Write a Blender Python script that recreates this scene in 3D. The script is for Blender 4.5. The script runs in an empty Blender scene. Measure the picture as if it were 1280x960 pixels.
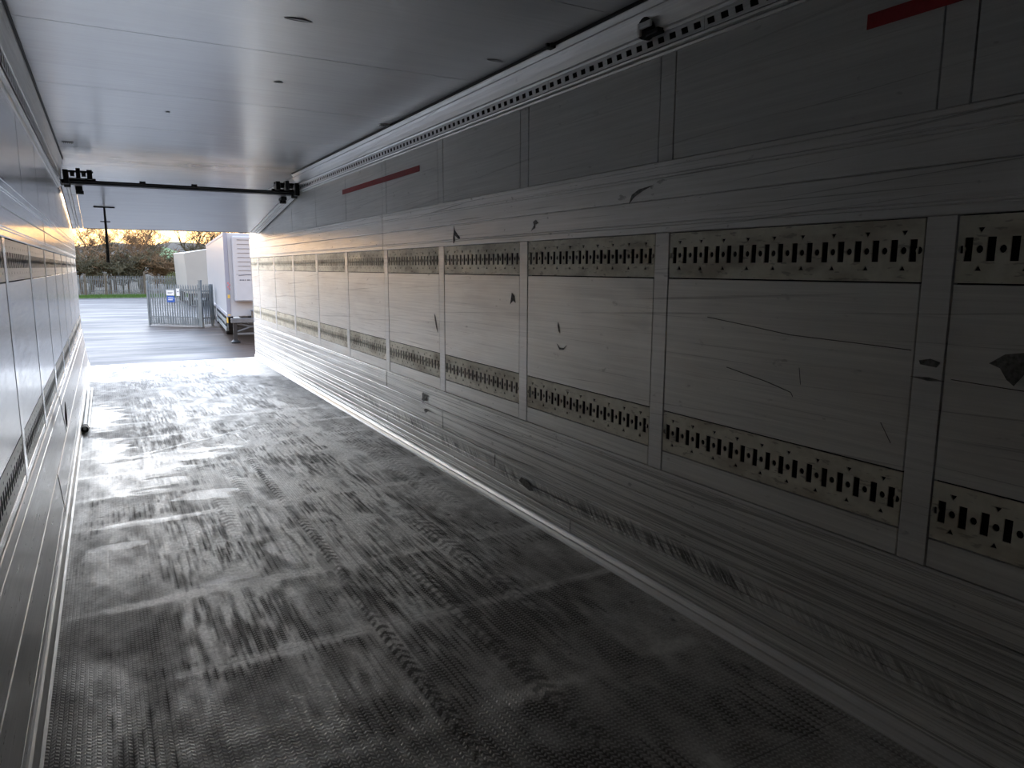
import bpy, bmesh, math, random
import numpy as np
from mathutils import Vector, Matrix

S = bpy.context.scene
C = S.collection
random.seed(7)
rng = np.random.default_rng(7)

# ------------------------------------------------------------------ camera
EYE = Vector((0, 0, 1.519))
cam_d = bpy.data.cameras.new('camera'); cam = bpy.data.objects.new('camera', cam_d); C.objects.link(cam)
cam_d.sensor_width = 36; cam_d.lens = 36 * 901.6 / 1280; cam_d.clip_start = .05; cam_d.clip_end = 2000
Rm = Matrix(((0.87268876, 0.07335288, -0.48273562),
             (-0.48825925, 0.13950264, -0.86147659),
             (0.0041511, 0.98750107, 0.15755761)))
Rm = Rm.to_quaternion().normalized().to_matrix()
cam.matrix_world = Matrix.Translation(EYE) @ Rm.to_4x4()
S.camera = cam

# ------------------------------------------------------------------ world, sun, exposure
S.view_settings.view_transform = 'Standard'; S.view_settings.look = 'None'
S.view_settings.gamma = 1; S.view_settings.use_curve_mapping = False
S.view_settings.exposure = 1.82
S.cycles.max_bounces = 24; S.cycles.diffuse_bounces = 16; S.cycles.glossy_bounces = 16
S.cycles.sample_clamp_indirect = 8
w = bpy.data.worlds.new('World'); S.world = w; w.use_nodes = True
nt = w.node_tree; nt.nodes.clear()
tc = nt.nodes.new('ShaderNodeTexCoord'); sp = nt.nodes.new('ShaderNodeSeparateXYZ')
nt.links.new(tc.outputs['Generated'], sp.inputs[0])
cr = nt.nodes.new('ShaderNodeValToRGB'); el = cr.color_ramp.elements
el[0].position = 0.0; el[0].color = (.80, .40, .15, 1)
el[1].position = 1.0; el[1].color = (.62, .74, 1.0, 1)
for p, c in ((.05, (.95, .56, .24, 1)), (.10, (.98, .90, .80, 1)), (.2, (.86, .92, 1.0, 1)), (.6, (.66, .78, 1.0, 1))):
    e = el.new(p); e.color = c
bg = nt.nodes.new('ShaderNodeBackground'); bg.inputs[1].default_value = 2.0
out = nt.nodes.new('ShaderNodeOutputWorld')
# low sun behind thin cloud, straight out of the rear opening: a broad smooth glow
dt = nt.nodes.new('ShaderNodeVectorMath'); dt.operation = 'DOT_PRODUCT'; dt.inputs[1].default_value = Vector((-.10, .99, .09)).normalized()
nm = nt.nodes.new('ShaderNodeVectorMath'); nm.operation = 'NORMALIZE'
nt.links.new(tc.outputs['Generated'], nm.inputs[0]); nt.links.new(nm.outputs[0], dt.inputs[0])
gm = nt.nodes.new('ShaderNodeMapRange'); gm.interpolation_type = 'SMOOTHSTEP'
gm.inputs[1].default_value = .35; gm.inputs[2].default_value = 1.0; gm.inputs[3].default_value = .75; gm.inputs[4].default_value = 2.2
nt.links.new(dt.outputs['Value'], gm.inputs[0]); nt.links.new(gm.outputs[0], bg.inputs[1])
nt.links.new(sp.outputs[2], cr.inputs[0]); nt.links.new(cr.outputs[0], bg.inputs[0]); nt.links.new(bg.outputs[0], out.inputs[0])

# ------------------------------------------------------------------ materials
class NT:
    def __init__(s, name):
        s.m = bpy.data.materials.new(name); s.m.use_nodes = True; s.t = s.m.node_tree
        s.b = s.t.nodes['Principled BSDF']; s.pos = None
    def n(s, kind, **kw):
        x = s.t.nodes.new('ShaderNode' + kind)
        for k, v in kw.items(): setattr(x, k, v)
        return x
    def l(s, a, b): s.t.links.new(a, b); return b
    def P(s):
        if s.pos is None: s.pos = s.n('NewGeometry').outputs['Position']
        return s.pos
    def mp(s, scale, rot=(0, 0, 0), src=None):
        x = s.n('Mapping'); x.inputs['Scale'].default_value = scale; x.inputs['Rotation'].default_value = rot
        s.l(src or s.P(), x.inputs['Vector']); return x.outputs[0]
    def noise(s, scale, sc=1, detail=3, rough=.55, rot=(0, 0, 0), src=None, dist=0):
        if any(rot): src = s.mp((1, 1, 1), rot, src); rot = (0, 0, 0)
        x = s.n('TexNoise'); x.inputs['Scale'].default_value = sc; x.inputs['Detail'].default_value = detail
        x.inputs['Roughness'].default_value = rough; x.inputs['Distortion'].default_value = dist
        s.l(s.mp(scale, rot, src), x.inputs['Vector']); return x.outputs[0]
    def mr(s, v, a, b, c=0, d=1):
        x = s.n('MapRange'); x.inputs[1].default_value = a; x.inputs[2].default_value = b
        x.inputs[3].default_value = c; x.inputs[4].default_value = d; s.l(v, x.inputs[0]); return x.outputs[0]
    def math(s, op, a, b=None, clamp=False):
        x = s.n('Math', operation=op); x.use_clamp = clamp
        for i, v in enumerate((a, b)):
            if v is None: continue
            if isinstance(v, (int, float)): x.inputs[i].default_value = v
            else: s.l(v, x.inputs[i])
        return x.outputs[0]
    def mix(s, f, a, b, mode='MIX'):
        x = s.n('Mix', data_type='RGBA', blend_type=mode)
        for i, v in ((0, f), (6, a), (7, b)):
            if isinstance(v, (int, float)): x.inputs[i].default_value = v
            elif isinstance(v, tuple): x.inputs[i].default_value = v if len(v) == 4 else v + (1,)
            else: s.l(v, x.inputs[i])
        return x.outputs[2]
    def bump(s, h, strength, dist=.002):
        x = s.n('Bump'); x.inputs['Strength'].default_value = strength; x.inputs['Distance'].default_value = dist
        s.l(h, x.inputs['Height']); s.l(x.outputs[0], s.b.inputs['Normal'])
    def set(s, **kw):
        for k, v in kw.items():
            i = s.b.inputs[{'col': 'Base Color', 'rough': 'Roughness', 'metal': 'Metallic', 'spec': 'Specular IOR Level'}[k]]
            if isinstance(v, (int, float)): i.default_value = v
            elif isinstance(v, tuple): i.default_value = v if len(v) == 4 else v + (1,)
            else: s.l(v, i)
        return s

def plain(name, col, rough=.6, metal=0.0, var=.12, sc=9):
    t = NT(name); n = t.noise((1, 1, 1), sc, 4)
    t.set(col=t.mix(t.mr(n, .3, .7), tuple(c * (1 - var) for c in col), tuple(min(1, c * (1 + var)) for c in col)), rough=rough, metal=metal)
    return t.m

def wall_mat(name, base, grime, streak=1.0, rough=.36, metal=.55, scr=.5, diag=False, bmp=.5, wav=2.5, rv=1.0):
    """brushed aluminium sheet: fine horizontal grain, rubbed grime, thin dark scratches"""
    t = NT(name)
    grain = t.noise((3, 1.2, 90), 1.0, 5, .65)
    big = t.noise((1.2, .9, 3.0), 1.0, 5, .6)
    fine = t.noise((8, 5, 45), 1.0, 6, .7)
    col = t.mix(t.mr(grain, .3, .72), tuple(c * .90 for c in base), tuple(min(1, c * 1.1) for c in base))
    col = t.mix(t.math('MULTIPLY', t.mr(big, .45, .75), .34 * streak), col, grime)
    # scratches mostly along the trailer
    s1 = t.mr(t.noise((4, .8, 150), 1.0, 2, .5, dist=.3), .66, .72)
    s2 = t.mr(t.noise((2, .35, 60), 1.0, 3, .6, rot=(.05, 0, 0)), .63, .68)
    sp_ = t.mr(t.noise((9, 9, 22), 1.0, 3, .6), .68, .74)
    m = t.math('MAXIMUM', t.math('MAXIMUM', s1, s2), sp_)
    m = t.math('MULTIPLY', m, t.mr(big, .32, .62, .25, 1))
    col = t.mix(t.math('MULTIPLY', m, scr), col, tuple(c * .30 for c in grime))
    if diag:
        sep = t.n('SeparateXYZ'); t.l(t.P(), sep.inputs[0]); z = sep.outputs[2]; y = sep.outputs[1]
        # the rubbed band slopes down towards the front, crossed by slanting scuffs
        c0 = t.math('ADD', z, t.math('MULTIPLY', t.math('SUBTRACT', t.noise((.5, .7, .5), 1, 2), .5), .16))
        band = t.math('SUBTRACT', 1.0, t.mr(t.math('ABSOLUTE', t.math('SUBTRACT', c0, .24)), .015, .06))
        hat = t.mr(t.noise((2, 60, 5), 1.0, 3, .6, rot=(.75, 0, 0)), .42, .58)
        patch = t.mr(t.noise((1, 2.2, 2), 1.0, 3), .36, .56)
        yr = t.math('MULTIPLY', t.mr(y, 8.2, 6.2), t.mr(y, .5, 2.0, .3, 1))
        k = t.math('MULTIPLY', t.math('MULTIPLY', band, hat), t.math('MULTIPLY', patch, yr))
        col = t.mix(t.math('MULTIPLY', k, .85), col, (.035, .035, .033))
        lines = t.mr(t.noise((2, .28, 70), 1.0, 4, .7), .53, .60)
        col = t.mix(t.math('MULTIPLY', lines, .45), col, (.12, .118, .11))
        l2 = t.mr(t.noise((2, .5, 150), 1.0, 3, .7), .55, .62)
        col = t.mix(t.math('MULTIPLY', l2, .35), col, (.14, .135, .125))
    t.set(col=col, rough=t.mr(fine, .3, .7, rough - .08 * rv, rough + .14 * rv), metal=metal)
    t.bump(t.math('ADD', fine, t.math('MULTIPLY', t.noise((2.5, 1.6, 3), 1.0, 2), wav)), bmp, .0009)
    return t.m

M = {}
M['panel'] = wall_mat('brushed_aluminium_panel', (.89, .885, .845), (.46, .41, .385), metal=.3)
M['upper'] = wall_mat('grey_upper_panel', (.84, .85, .84), (.56, .56, .55), streak=.7, rough=.42, metal=.2, scr=.35)
M['post'] = wall_mat('wall_post_aluminium', (.88, .88, .86), (.45, .44, .41), streak=.8, metal=.3)
M['scuff'] = wall_mat('scuff_plank_aluminium', (.93, .93, .905), (.42, .41, .38), streak=.7, scr=.6, rough=.34, metal=.35)
M['kick'] = wall_mat('kick_plank_aluminium', (.92, .915, .88), (.36, .35, .33), scr=.7, rough=.33, metal=.35, diag=True)
M['leftpanel'] = wall_mat('polished_left_panel', (.86, .865, .88), (.45, .45, .45), streak=.5, rough=.20, metal=.6, scr=.12, bmp=.03, wav=3, rv=.4)
M['leftscuff'] = wall_mat('polished_left_plank', (.88, .885, .90), (.45, .45, .45), streak=.4, rough=.16, metal=.65, scr=.12, bmp=.03, wav=3, rv=.4)
M['leftkick'] = wall_mat('left_kick_plank', (.84, .84, .84), (.46, .46, .46), streak=.8, rough=.30, metal=.55, scr=.15, bmp=.06, wav=2.0, rv=.5)

def plate_mat():
    t = NT('galvanised_olive_plate')
    a = t.noise((20, 20, 20), 1, 4); b = t.noise((5, 3, 9), 1, 4)
    col = t.mix(t.mr(a, .35, .65), (.80, .775, .65), (.92, .895, .77))
    col = t.mix(t.math('MULTIPLY', t.mr(b, .5, .68), .55), col, (.40, .34, .25))
    dash = t.mr(t.noise((6, 14, 60), 1, 3), .60, .66)
    col = t.mix(t.math('MULTIPLY', dash, .4), col, (.16, .12, .08))
    t.set(col=col, rough=t.mr(b, .3, .7, .42, .6), metal=.2); t.bump(a, .3, .0006)
    return t.m
M['plate'] = plate_mat()
M['leftplate'] = wall_mat('left_lashing_plate', (.84, .83, .78), (.5, .48, .42), streak=.4, rough=.36, metal=.4, scr=.05, bmp=.02, wav=0, rv=.4)
M['flap'] = plain('white_torn_skin', (.95, .95, .93), .5, 0, .03)
M['cavity'] = plain('dark_cavity', (.02, .02, .02), .9)
M['rail'] = wall_mat('rail_aluminium', (.84, .85, .86), (.45, .45, .45), streak=.4, rough=.36, metal=.5, scr=.3, bmp=.2, wav=0)
M['lip'] = wall_mat('bright_rail_lip', (.80, .80, .79), (.5, .5, .5), streak=.3, rough=.36, metal=.5, scr=.15, bmp=.1, wav=0)
M['rubber'] = plain('black_rubber', (.018, .018, .018), .6)
M['blacksteel'] = plain('black_steel', (.022, .022, .024), .42, .3)
M['red'] = plain('red_tape', (.42, .035, .045), .55, 0, .15, 30)
M['grime'] = plain('hollow_shade', (.05, .05, .05), .8, 0, .4, 60)  # near-black that paints the shade inside gaps, slots, holes and cracks
M['smear'] = plain('grey_smear', (.17, .17, .165), .7, 0, .6, 70)

def ceil_mat():
    t = NT('white_lacquered_ceiling')
    g = t.noise((1.0, 40, 1), 1, 5, .65); b = t.noise((1.1, 1.6, 1), 1, 4)
    s = t.mr(t.noise((.9, 60, 1), 1, 3, .6, rot=(0, 0, .03)), .64, .7)
    col = t.mix(t.mr(g, .3, .7), (.745, .755, .775), (.80, .81, .83))
    col = t.mix(t.math('MULTIPLY', t.mr(b, .5, .75), .3), col, (.58, .575, .57))
    col = t.mix(t.math('MULTIPLY', s, .16), col, (.3, .3, .3))
    # sooty smudges above the door bar
    sep = t.n('SeparateXYZ'); t.l(t.P(), sep.inputs[0])
    near = t.math('SUBTRACT', 1.0, t.mr(t.math('ABSOLUTE', t.math('SUBTRACT', sep.outputs[1], 9.0)), .1, .8))
    sm = t.math('MULTIPLY', near, t.mr(t.noise((1.3, 2.2, 1), 1, 3), .42, .62))
    col = t.mix(t.math('MULTIPLY', sm, .55), col, (.10, .09, .08))
    t.set(col=col, rough=t.mr(g, .3, .7, .19, .27), metal=.35, spec=.7)
    t.bump(t.math('ADD', t.noise((1.5, 3, 1), 1, 3), t.math('MULTIPLY', g, .04)), .3, .004)
    return t.m
M['ceil'] = ceil_mat()

def floor_mat():
    t = NT('barley_tread_floor')
    at = t.n('Attribute', attribute_name='stain_shade'); sc = t.n('SeparateColor'); t.l(at.outputs['Color'], sc.inputs[0])
    dust_shade, wet, tyre = sc.outputs
    sep = t.n('SeparateXYZ'); t.l(t.P(), sep.inputs[0]); x, y = sep.outputs[0], sep.outputs[1]
    colu = t.math('DIVIDE', x, .0145)
    par = t.math('SUBTRACT', t.math('MULTIPLY', t.math('FLOORED_MODULO', t.math('FLOOR', colu), 2), 2), 1)
    fr = t.math('SUBTRACT', t.math('FRACT', colu), .5)
    ph = t.math('ADD', t.math('DIVIDE', y, .019), t.math('MULTIPLY', t.math('MULTIPLY', fr, par), .55))
    dash = t.math('ADD', t.math('MULTIPLY', t.math('SINE', t.math('MULTIPLY', ph, 2 * math.pi)), .5), .5)
    ridge = t.math('MULTIPLY', t.mr(dash, .35, .75), t.mr(t.math('ABSOLUTE', fr), .44, .30))
    # pattern filled with dirt where the floor is wet or caked
    n1 = t.noise((7, 3, 1), 1, 5, .65); n2 = t.noise((60, 40, 1), 1, 3, .6)
    base = t.mix(dust_shade, (.13, .125, .118), (.88, .87, .85))
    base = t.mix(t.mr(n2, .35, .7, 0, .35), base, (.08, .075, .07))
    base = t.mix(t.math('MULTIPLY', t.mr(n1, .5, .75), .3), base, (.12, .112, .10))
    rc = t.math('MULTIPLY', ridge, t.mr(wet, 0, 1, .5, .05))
    col = t.mix(rc, base, (.80, .795, .78))  # ridge tips paled in the colour, painting highlights onto the tread
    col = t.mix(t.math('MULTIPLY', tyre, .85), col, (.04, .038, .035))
    rough = t.math('ADD', t.math('SUBTRACT', t.mr(wet, 0, 1, .55, .38), t.math('MULTIPLY', dust_shade, .08)), t.mr(n1, .3, .7, -.06, .1))
    t.set(col=col, rough=rough, metal=t.mr(dust_shade, .2, .9, .15, .52), spec=t.mr(wet, 0, 1, .25, .5))
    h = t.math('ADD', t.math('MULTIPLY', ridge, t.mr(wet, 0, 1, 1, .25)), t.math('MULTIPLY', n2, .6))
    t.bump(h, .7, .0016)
    return t.m
M['floor'] = floor_mat()

def concrete_mat():
    t = NT('wet_yard_concrete')
    a = t.noise((.10, .30, 1), 1, 5, .6); b = t.noise((.22, .9, 1), 1, 5, .65); c = t.noise((6, 6, 6), 1, 4)
    col = t.mix(t.mr(a, .35, .7), (.038, .040, .050), (.066, .069, .084))
    col = t.mix(t.mr(c, .4, .7, 0, .3), col, (.035, .035, .042))
    sep = t.n('SeparateXYZ'); t.l(t.P(), sep.inputs[0])
    d = t.math('SUBTRACT', sep.outputs[0], t.math('ADD', 3.2, t.math('MULTIPLY', t.math('SUBTRACT', b, .5), 3.0)))
    msk = t.math('MULTIPLY', t.mr(d, -.3, .7), t.mr(sep.outputs[1], 40, 34))
    far = t.math('MULTIPLY', t.mr(sep.outputs[1], 33, 35.5), t.mr(sep.outputs[1], 41, 37))
    msk = t.math('MAXIMUM', msk, t.math('MULTIPLY', far, t.mr(t.math('ADD', sep.outputs[0], t.math('MULTIPLY', b, 2)), 2.2, 3.5)))
    col = t.mix(t.math('MULTIPLY', msk, .85), col, (.055, .034, .024))
    t.set(col=col, rough=t.math('ADD', t.mr(b, .35, .65, .40, .6), t.math('MULTIPLY', msk, .1)), spec=.17)
    t.bump(c, .35, .006)
    return t.m
M['yard'] = concrete_mat()
M['grass'] = plain('grass_green', (.06, .12, .02), .9, 0, .4, 3)
M['galv'] = plain('galvanised_steel', (.21, .24, .255), .5, .25, .12, 4)
M['galvdark'] = plain('weathered_fence_steel', (.17, .18, .19), .6, .15, .25, 2)
M['white'] = plain('white_gloss_body', (.42, .44, .48), .3, 0, .03, 3)
M['cream'] = plain('cream_body', (.36, .355, .33), .45, 0, .04, 1)
M['greyedge'] = plain('pale_grey_trim', (.27, .29, .36), .4, .1, .05, 2)
M['blue'] = plain('sign_blue', (.02, .10, .42), .5)
M['signwhite'] = plain('sign_white', (.80, .81, .82), .5, 0, .03)
M['yellow'] = plain('label_yellow', (.75, .48, .08), .5)
M['pink'] = plain('label_red', (.60, .16, .18), .5)
M['dark'] = plain('dark_louvre_gap', (.12, .13, .16), .6)
M['tyre'] = plain('tyre_rubber', (.02, .02, .022), .8)
M['steelgrey'] = plain('grey_chassis_steel', (.13, .13, .135), .55, .2)
M['bark'] = plain('bark', (.16, .115, .075), .9, 0, .35, 4)
M['twig'] = plain('twig_brown', (.19, .125, .07), .9, 0, .3, 1)
M['twigolive'] = plain('twig_olive', (.10, .09, .055), .9, 0, .35, 1)
M['trunkpole'] = plain('weathered_timber', (.12, .10, .08), .9, 0, .2, 5)
M['hill'] = plain('far_wood_hillside', (.03, .027, .02), 1, 0, .3, .06)
M['field'] = plain('far_green_field', (.09, .17, .065), 1, 0, .15, .05)
M['leaf'] = plain('hedge_leaf', (.13, .15, .06), .9, 0, .4, 3)

# ------------------------------------------------------------------ mesh helpers
def box(bm, x0, x1, y0, y1, z0, z1, mat=None):
    v = [bm.verts.new(p) for p in ((x0, y0, z0), (x1, y0, z0), (x1, y1, z0), (x0, y1, z0), (x0, y0, z1), (x1, y0, z1), (x1, y1, z1), (x0, y1, z1))]
    if mat is not None:
        for q in v: q.co = mat @ q.co
    for f in ((0, 3, 2, 1), (4, 5, 6, 7), (0, 1, 5, 4), (1, 2, 6, 5), (2, 3, 7, 6), (3, 0, 4, 7)): bm.faces.new([v[i] for i in f])

def tube(bm, pts, rad, n=8, caps=True):
    pts = [Vector(p) for p in pts]; rings = []
    for i, p in enumerate(pts):
        d = (pts[min(i + 1, len(pts) - 1)] - pts[max(i - 1, 0)]).normalized()
        a = d.cross(Vector((0, 0, 1)) if abs(d.z) < .9 else Vector((1, 0, 0))).normalized(); b = d.cross(a)
        r = rad[i] if isinstance(rad, (list, tuple)) else rad
        rings.append([bm.verts.new(p + (a * math.cos(2 * math.pi * k / n) + b * math.sin(2 * math.pi * k / n)) * r) for k in range(n)])
    for A, B in zip(rings, rings[1:]):
        for k in range(n): bm.faces.new((A[k], A[(k + 1) % n], B[(k + 1) % n], B[k]))
    if caps: bm.faces.new(rings[0][::-1]); bm.faces.new(rings[-1])

def finish(bm, name):
    bmesh.ops.recalc_face_normals(bm, faces=bm.faces)
    me = bpy.data.meshes.new(name); bm.to_mesh(me); bm.free(); return me

def obj(name, bm, mat, parent=None, bevel=0, loc=None, smooth=False):
    me = bm if isinstance(bm, bpy.types.Mesh) else finish(bm, name)
    if isinstance(mat, bpy.types.Material) and not me.materials: me.materials.append(mat)
    o = bpy.data.objects.new(name, me); C.objects.link(o)
    if parent: o.parent = parent
    if loc: o.location = loc
    if bevel:
        b = o.modifiers.new('bevel', 'BEVEL'); b.width = bevel; b.segments = 1; b.limit_method = 'ANGLE'
    if smooth:
        for p in me.polygons: p.use_smooth = True
    return o

def struct(o): o['kind'] = 'structure'; return o
def tag(o, label, cat, group=None):
    o['label'] = label; o['category'] = cat
    if group: o['group'] = group
    return o
def empty(name, loc, label, cat, group=None, rz=0):
    o = bpy.data.objects.new(name, None); C.objects.link(o); o.location = loc; o.rotation_euler.z = rz; o.empty_display_size = .1
    return tag(o, label, cat, group)
def bxo(name, b, mat, parent=None, bevel=0, **kw):
    bm = bmesh.new(); box(bm, *b); return obj(name, bm, mat, parent, bevel, **kw)

def extrude_y(bm, prof, y0, y1, flip):
    """closed profile [(x,z)...] swept along the trailer"""
    A = [bm.verts.new((x, y0, z)) for x, z in prof]; B = [bm.verts.new((x, y1, z)) for x, z in prof]
    n = len(prof)
    for i in range(n):
        j = (i + 1) % n; bm.faces.new((A[i], A[j], B[j], B[i]))
    bm.faces.new(A[::-1]); bm.faces.new(B)

# ------------------------------------------------------------------ the trailer interior
Y0, Y1 = -1.2, 12.87
XR, XL = 2.174, -.36
POSTS = [-1.15, .06, 1.283, 2.521, 3.745, 4.95, 6.16, 7.36, 8.55, 9.77, 11.0, 12.25]
PW = .045

def holes_mesh(name, w, h, loops, ext=.005):
    """flat plate w x h (along local y,z) with real cut-outs"""
    cu = bpy.data.curves.new(name, 'CURVE'); cu.dimensions = '2D'; cu.fill_mode = 'BOTH'; cu.extrude = ext
    def sp(pts):
        s = cu.splines.new('POLY'); s.points.add(len(pts) - 1)
        for q, p in zip(s.points, pts): q.co = (p[0], p[1], 0, 1)
        s.use_cyclic_u = True
    sp([(0, 0), (w, 0), (w, h), (0, h)])
    for l in loops: sp(l)
    t = bpy.data.objects.new(name, cu); C.objects.link(t)
    me = bpy.data.meshes.new_from_object(t.evaluated_get(bpy.context.evaluated_depsgraph_get()))
    bpy.data.objects.remove(t); bpy.data.curves.remove(cu)
    # curve x -> world y, curve y -> world z, curve z -> world x
    me.transform(Matrix(((0, 0, 1, 0), (1, 0, 0, 0), (0, 1, 0, 0), (0, 0, 0, 1)))); me.name = name
    return me

def slot_plate(h, mt, ext):
    sw = .012 if ext > .001 else .018; W = 1.14; loops = []; n = 18; p = W / n; zc = h / 2
    for i in range(n):
        y = p * (i + .5)
        loops.append([(y - sw, zc - .034), (y + sw, zc - .034), (y + sw, zc + .034), (y - sw, zc + .034)])
    for i in range(n + 1):
        y = min(max(p * i, .013), W - .013); r = .0105
        loops.append([(y + r * math.cos(a * math.pi / 5), zc + r * 1.1 * math.sin(a * math.pi / 5)) for a in range(10)])
        if i % 2 == 1:
            for s in (1, -1):
                zt = zc + s * .045
                loops.append([(y - .010, zt + s * .016), (y + .010, zt + s * .016), (y, zt)])
    m = holes_mesh('slotted_plate', W, h, loops, ext); m.materials.append(mt); return m

def profile_pts(xw, s, z0, z1, d, grooves, back=.0):
    """plank section: face at distance d from the wall, shallow V grooves; s=-1 right wall, +1 left"""
    pts = [(xw + s * back, z0), (xw + s * (d - .003), z0), (xw + s * d, z0 + .004)]
    for g in sorted(grooves):
        pts += [(xw + s * d, g - .0035), (xw + s * (d - .0035), g), (xw + s * d, g + .0035)]
    pts += [(xw + s * d, z1 - .004), (xw + s * (d - .003), z1), (xw + s * back, z1)]
    return pts

def build_wall(side):
    right = side == 'right'
    xw = XR if right else XL; s = -1 if right else 1        # s: inward direction
    mp_, ms, mk = (M['panel'], M['scuff'], M['kick']) if right else (M['leftpanel'], M['leftscuff'], M['leftkick'])
    mu = M['upper'] if right else M['leftpanel']
    if right: Z = dict(kt=.605, lp0=.700, lp1=.885, up0=1.482, up1=1.678, st=1.985, top=2.44)
    else:     Z = dict(kt=.580, lp0=.625, lp1=.800, up0=1.455, up1=1.640, st=1.905, top=2.365)
    X = sorted((xw - s * .032, xw - s * .10))
    wall = struct(bxo('wall_' + side, (X[0], X[1], Y0, Y1, -.05, 2.72), M['cavity']))
    kd = -.002; lean = 0 if right else .055 / .58        # the left kick planks lean inwards towards the floor
    def slab(name, y0, y1, z0, z1, d, m, bevel=.0015):
        a = sorted((xw + s * d, xw - s * .031)); return bxo(name, (a[0], a[1], y0, y1, z0, z1), m, wall, bevel)
    mt = M['plate'] if right else M['leftplate']; gp_ = .0055 if right else .0012; pd = .0006
    plU = slot_plate(Z['up1'] - Z['up0'] - .004, mt, .0025 if right else .0002); plL = slot_plate(Z['lp1'] - Z['lp0'] - .004, mt, .0025 if right else .0002)
    for i, yc in enumerate(POSTS):
        slab('post', yc - PW, yc + PW, Z['kt'] + .002, Z['up1'] + .001, pd, M['post'] if right else ms, .001 if right else .0004)
        slab('upper_post', yc - PW, yc + PW, Z['st'] + .002, Z['top'], pd, mu, .001 if right else .0004)
        e = POSTS[i + 1] - PW if i + 1 < len(POSTS) else Y1 - .012
        b = yc + PW; g = gp_
        slab('upper_panel', b + g, e - g, Z['st'] + .003, Z['top'], 0, mu)
        slab('mid_panel', b + g, e - g, Z['lp1'] + .003, Z['up0'] - .003, -.001, mp_)
        slab('lower_panel', b + g, e - g, Z['kt'] + .003, Z['lp0'] - .003, -.001, mp_)
        for me, z in ((plU, Z['up0'] + .002), (plL, Z['lp0'] + .002)):
            o = bpy.data.objects.new('lashing_plate', me); C.objects.link(o); o.parent = wall
            o.location = (xw - s * (.0045 if right else .0015), b + g, z); o.scale = (1, (e - b - 2 * g) / 1.14, 1)
    # scuff band planks with pairs of grooves, butted at 6.2 m
    zs = Z['st']; z0 = Z['up1'] + .002; zm = z0 + (zs - z0) * .475
    for (ya, yb) in ((Y0, 6.198), (6.202, Y1)):
        off = 0 if ya < 0 else .0015
        for (a, b, gr) in ((z0, zm - .001, (z0 + .030, z0 + .042)), (zm + .001, zs, (zs - .055, zs - .068, zs - .02))):
            bm = bmesh.new(); extrude_y(bm, profile_pts(xw, s, a, b, .010 + off, gr, -.03), ya, yb, right); obj('scuff_plank', bm, ms, wall)
    rows = [(.457, Z['kt'], (.52, .585)), (.310, .455, (.405, .33)), (.222, .308, (.257,)), (.140, .220, (.19,)), (.062, .138, (.10, .085))]
    cuts = [6.2, 4.95, 4.1, 6.2, 3.2]
    if not right: rows = [(.300, Z['kt'], (.52,)), (.062, .298, (.10,))]
    for (a, b, gr), c in zip(rows, cuts):
        for (ya, yb, dd) in ((Y0, c - .002, 0), (c + .002, Y1, .003)):
            bm = bmesh.new(); extrude_y(bm, [(px + s * lean * max(0, .58 - pz), pz) for px, pz in profile_pts(xw, s, a + .001, b - .001, kd + dd + .006, gr, -.03)], ya, yb, right); obj('kick_plank', bm, mk, wall)
    # rounded cove moulding along the floor
    bm = bmesh.new(); k = kd + .008 + lean * .56
    extrude_y(bm, [(xw - s * .03, -.01), (xw + s * (k + .028), -.01), (xw + s * (k + .028), .004), (xw + s * (k + .018), .010), (xw + s * (k + .012), .028), (xw + s * (k + .016), .040), (xw + s * (k + .008), .056), (xw + s * k, .062), (xw - s * .03, .062)], Y0, Y1, right)
    obj('floor_cove', bm, M['lip'], wall)
    # load-bar rail along the ceiling
    rail = wall; zt = Z['top']
    bm = bmesh.new(); q = .0
    extrude_y(bm, [(xw - s * .03, zt - .012), (xw + s * .010, zt - .012), (xw + s * .014, zt - .004), (xw + s * .010, zt + .002), (xw - s * .03, zt + .002)], Y0, 9.25, right)
    obj('rail_lip', bm, M['lip'], rail)
    bm = bmesh.new()
    extrude_y(bm, [(xw - s * .03, zt + .003), (xw + s * .030, zt + .003), (xw + s * .036, zt + .010), (xw + s * .030, zt + .016), (xw - s * .03, zt + .016)], Y0, 9.25, right)
    obj('rail_lip', bm, M['lip'], rail)
    bm = bmesh.new(); kz = 1.0 if right else 1.5; kx = 1.0 if right else .55; zs_ = zt + .018 + .052 * kz; hh_ = (2.652 - zs_) / .142
    extrude_y(bm, [(xw - s * .03, zs_), (xw + s * .036, zs_), (xw + s * .044, zs_ + .008), (xw + s * .038, zs_ + .020)] + [(xw + s * (.038 + (a - .038) * kx), zs_ + b * hh_) for a, b in ((.050, .05), (.066, .08), (.078, .095), (.070, .105), (.086, .126), (.090, .142))] + [(xw - s * .03, 2.652)], Y0, 9.25, right)
    obj('ceiling_rail', bm, M['rail'], rail)
    bm = bmesh.new(); xo = .038 + .052 * kx; a = sorted((xw + s * (xo - .004), xw + s * (xo + .010))); box(bm, a[0], a[1], Y0, 9.2, 2.640, 2.652); obj('rubber_seal', bm, M['rubber'], rail)
    seg = [[(.075 * i + .016, .013), (.075 * i + .055, .013), (.075 * i + .063, .039), (.075 * i + .024, .039)] for i in range(16)]
    if not right: seg = [[(.1 * i + .02, .007), (.1 * i + .075, .007), (.1 * i + .08, .045), (.1 * i + .025, .045)] for i in range(12)]
    sm = holes_mesh('slotted_strip', 1.2, .052, seg, .001 if right else .0003); sm.materials.append(M['rail'])
    y = Y0
    for k_ in range(9):
        o = bpy.data.objects.new('slotted_strip', sm); C.objects.link(o); o.parent = rail
        o.location = (xw + s * (.031 if right else .041), y, zt + .017); o.scale = (1, .965, kz); y += 1.161
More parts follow.
